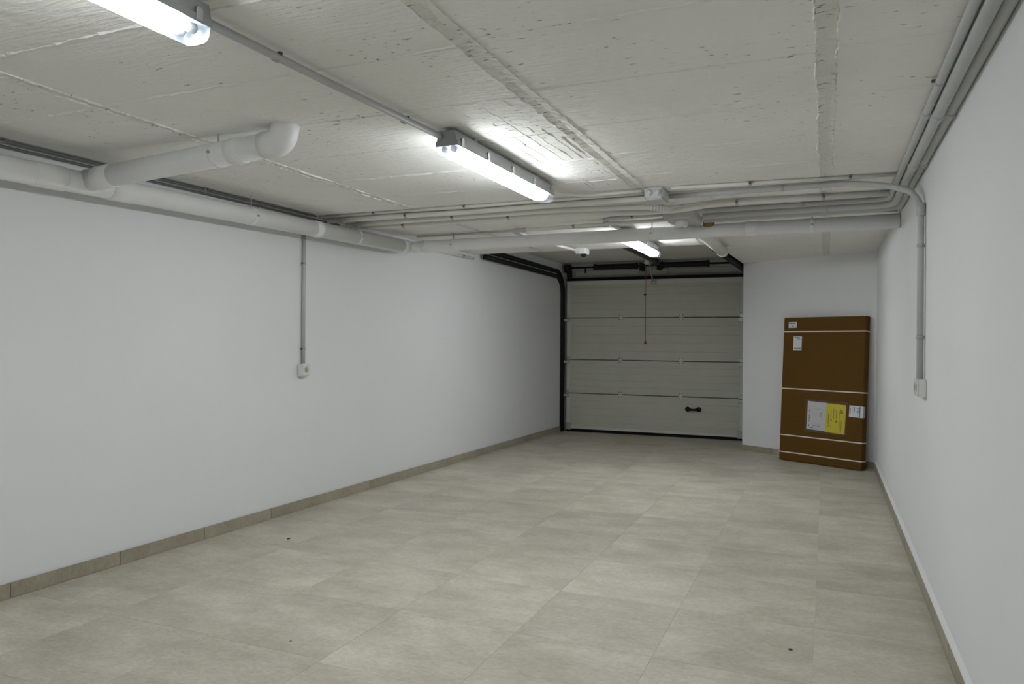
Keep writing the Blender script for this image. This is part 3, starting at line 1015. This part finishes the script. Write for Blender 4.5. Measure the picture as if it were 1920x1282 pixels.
# ------------------------------------------------------------------ cardboard box leaning on the angled wall
u = (PW1 - PW0).normalized()
nv = Vector((u.y, -u.x))
PL = PW0 + u * 0.635 + nv * 0.205
PRr = PW0 + u * 1.560 + nv * 0.176
BW, BD, BHt = 0.925, 0.085, 1.572
bu = (PRr - PL).normalized()
bn = Vector((-bu.y, bu.x))          # into the wall
mid = (PL + PRr) / 2
LEAN = 0.055
t = thing('cardboard_box', 'tall flat brown cardboard box with white straps leaning against the angled wall', 'box', (mid.x, mid.y, 0.0005))
rz = Matrix(((bu.x, bn.x, 0), (bu.y, bn.y, 0), (0, 0, 1)))
t.rotation_euler = (rz @ Matrix.Rotation(-LEAN, 3, 'X')).to_euler()
t.location.z = 0.0006 + BD * math.sin(LEAN)
bm = B(); bx(bm, (0, BD / 2, BHt / 2), (BW, BD, BHt), 0.006, seg=2)
obj('carton', bm, 'cardboard', t, False)
for fz in (0.9015, 0.5, 0.1755, 0.057):
    z = fz * BHt
    bm = B()
    w_, d_, hh = BW / 2 + 0.0015, 0.0015, 0.006
    outer = [(-w_, -d_), (w_, -d_), (w_, BD + d_), (-w_, BD + d_)]
    inner = [(-w_ + .003, -d_ + .003), (w_ - .003, -d_ + .003), (w_ - .003, BD + d_ - .003), (-w_ + .003, BD + d_ - .003)]
    lo = [bm.verts.new((x, y, z - hh)) for x, y in outer]; hi = [bm.verts.new((x, y, z + hh)) for x, y in outer]
    li = [bm.verts.new((x, y, z - hh)) for x, y in inner]; hj = [bm.verts.new((x, y, z + hh)) for x, y in inner]
    for k in range(4):
        j = (k + 1) % 4
        bm.faces.new((lo[k], lo[j], hi[j], hi[k])); bm.faces.new((li[k], hj[k], hj[j], li[j]))
        bm.faces.new((hi[k], hi[j], hj[j], hj[k])); bm.faces.new((lo[k], li[k], li[j], lo[j]))
    o = obj('strap', bm, 'strap', t, False)
X0 = -BW / 2


def label_part(nm, cx, cz, w, h, mat, lab, off=0.0008, rot=0.0):
    o = bpy.data.objects.new(nm, None)
    bm = B(); bx(bm, (0, 0, 0), (w, 0.0008, h))
    o = obj(nm, bm, mat, t, False)
    o.location = (X0 + cx, -off, cz)
    o.rotation_euler = (0, rot, 0)
    o['label'] = lab
    return o


def mark(par, nm, x, z, w, h, mat='ink'):
    bm = B(); bx(bm, (x, -0.0006, z), (w, 0.0006, h))
    return obj(nm, bm, mat, par, False)


def text_mesh(par, nm, s, x, z, size, mat='ink', rot=0.0):
    cu = bpy.data.curves.new('text', 'FONT')
    cu.body = s; cu.size = size; cu.align_x = 'CENTER'; cu.align_y = 'CENTER'; cu.extrude = 0.0003
    tmp = bpy.data.objects.new('text', cu); C.objects.link(tmp)
    dg = bpy.context.evaluated_depsgraph_get()
    me = bpy.data.meshes.new_from_object(tmp.evaluated_get(dg))
    bpy.data.objects.remove(tmp, do_unlink=True); bpy.data.curves.remove(cu)
    me.transform(Matrix.Translation((x, -0.0007, z)) @ Matrix.Rotation(rot, 4, 'Y') @ Matrix.Rotation(PI / 2, 4, 'X'))
    me.materials.clear(); me.materials.append(M[mat])
    o = bpy.data.objects.new(nm, me); C.objects.link(o); o.parent = par
    return o


s1 = label_part('sticker', 0.107, 1.488, 0.097, 0.062, 'paper', 'small white sticker with blue lettering near the top left corner', rot=-0.01)
for x, w in ((-0.027, 0.030), (0.014, 0.042)):
    mark(s1, 'print', x, 0.017, w, 0.009, 'ink_blue')
text_mesh(s1, 'lettering', '1 de 1', 0.0, -0.011, 0.034, 'ink_blue')
s2 = label_part('sticker', 0.173, 1.285, 0.098, 0.152, 'paper', 'white delivery sticker with a bar code')
mark(s2, 'print', -0.026, 0.064, 0.018, 0.010)
mark(s2, 'print', 0.008, 0.066, 0.030, 0.005)
mark(s2, 'print', 0.010, 0.048, 0.046, 0.006)
mark(s2, 'print', -0.028, 0.034, 0.016, 0.008, 'ink_soft')
for z in (0.016, -0.002, -0.018):
    mark(s2, 'print', 0.0, z, 0.066, 0.0025, 'ink_soft')
mark(s2, 'print', 0.022, -0.030, 0.008, 0.006)
rr = random.Random(4)
xx = -0.040
while xx < 0.038:
    w = rr.uniform(0.0015, 0.005)
    mark(s2, 'bar', xx + w / 2, -0.052, w, 0.017)
    xx += w + rr.uniform(0.001, 0.002)
sl = label_part('document_sleeve', 0.528, 0.507, 0.462, 0.345, 'sleeve', 'clear plastic sleeve taped over the two papers', off=0.0034, rot=0.02)
p1 = label_part('paper', 0.423, 0.512, 0.212, 0.300, 'paper', 'white printed sheet under the clear sleeve', off=0.0010, rot=0.035)
for x, z, w, h in ((0.03, 0.075, 0.10, 0.003), (-0.005, 0.02, 0.003, 0.10), (0.03, -0.03, 0.07, 0.003), (0.065, 0.02, 0.003, 0.10), (0.02, -0.085, 0.13, 0.002),
                   (-0.02, -0.105, 0.03, 0.018), (0.03, -0.107, 0.03, 0.014), (0.045, 0.02, 0.018, 0.05)):
    mark(p1, 'print', x, z, w, h, 'ink_soft')
for z, h in ((-0.11, 0.03), (-0.06, 0.022), (-0.02, 0.05), (0.05, 0.03)):
    mark(p1, 'print', -0.080, z, 0.006, h, 'ink')
mark(p1, 'print', -0.045, -0.132, 0.035, 0.005, 'ink')
p2 = label_part('paper', 0.635, 0.500, 0.214, 0.303, 'paper_yellow', 'bright yellow printed sheet under the clear sleeve', off=0.0018, rot=0.035)
for x, z, w, h in ((-0.076, -0.010, 0.010, 0.110), (-0.052, 0.03, 0.004, 0.12), (-0.022, 0.045, 0.008, 0.11), (0.008, 0.045, 0.008, 0.09), (0.042, 0.0, 0.004, 0.17), (0.050, -0.075, 0.004, 0.10),
                   (0.066, -0.07, 0.006, 0.12), (-0.05, -0.075, 0.003, 0.06)):
    mark(p2, 'print', x, z, w, h, 'ink_olive')
for x, z, w in ((0.055, 0.065, 0.022), (0.066, 0.080, 0.020), (0.056, 0.092, 0.024), (0.072, 0.070, 0.014)):
    mark(p2, 'emblem', x, z, w, 0.016, 'ink_olive')
bm = B(); lathe(bm, (0.012, -0.0004, -0.028), (0, -1, 0), [(0, .014), (.0005, .014)], 14)
obj('emblem', bm, 'ink_olive', p2, False)
for x, z in ((-0.040, -0.020), (-0.034, -0.030), (-0.078, -0.085), (-0.072, -0.078)):
    mark(p2, 'print', x, z, 0.010, 0.010, 'ink_olive')
s3 = label_part('sticker', 0.852, 0.590, 0.146, 0.118, 'paper', 'white shipping sticker folded round the right edge', rot=0.02)
for x, z, w, h, mt in ((-0.060, 0.006, 0.004, 0.060, 'ink'), (-0.020, 0.018, 0.007, 0.055, 'ink'), (0.020, -0.02, 0.002, 0.06, 'ink_soft'), (0.038, 0.0, 0.009, 0.105, 'ink'),
                       (-0.040, 0.0, 0.002, 0.10, 'ink_soft'), (0.0, -0.03, 0.08, 0.002, 'ink_soft')):
    mark(s3, 'print', x, z, w, h, mt)
for z in (0.034, 0.018, 0.006, -0.006):
    mark(s3, 'print', 0.019, z, 0.024, 0.005, 'ink')
bm = B(); bx(bm, (BW / 2 + 0.0006, 0.017, 0.588), (0.0008, 0.036, 0.116))
obj('sticker_flap', bm, 'ink_soft', t, False)

# ------------------------------------------------------------------ crumbs on the floor
for i, (x, y, s, lab) in enumerate(((-3.187, 3.883, 0.011, 'dark crumb on the floor near the left skirting'), (-0.129, 3.338, 0.009, 'thin dark scrap on the floor near the right wall'),
                                    (-2.091, 2.567, 0.005, 'tiny dark speck on the floor in the left foreground'))):
    bm = B(); bmesh.ops.create_icosphere(bm, subdivisions=1, radius=1.0)
    rc = random.Random(i)
    for v in bm.verts:
        v.co = Vector((v.co.x * s * rc.uniform(1.0, 1.5), v.co.y * s * rc.uniform(0.7, 1.1), (v.co.z + 0.8) * s * 0.28 * rc.uniform(.8, 1.1)))
    zmin = min(v.co.z for v in bm.verts)
    for v in bm.verts:
        v.co.z -= zmin
    o = obj('crumb', bm, 'crumb'); o.location = (x, y, 0.0004)
    tag(o, lab, 'crumb', 'crumbs on the floor')
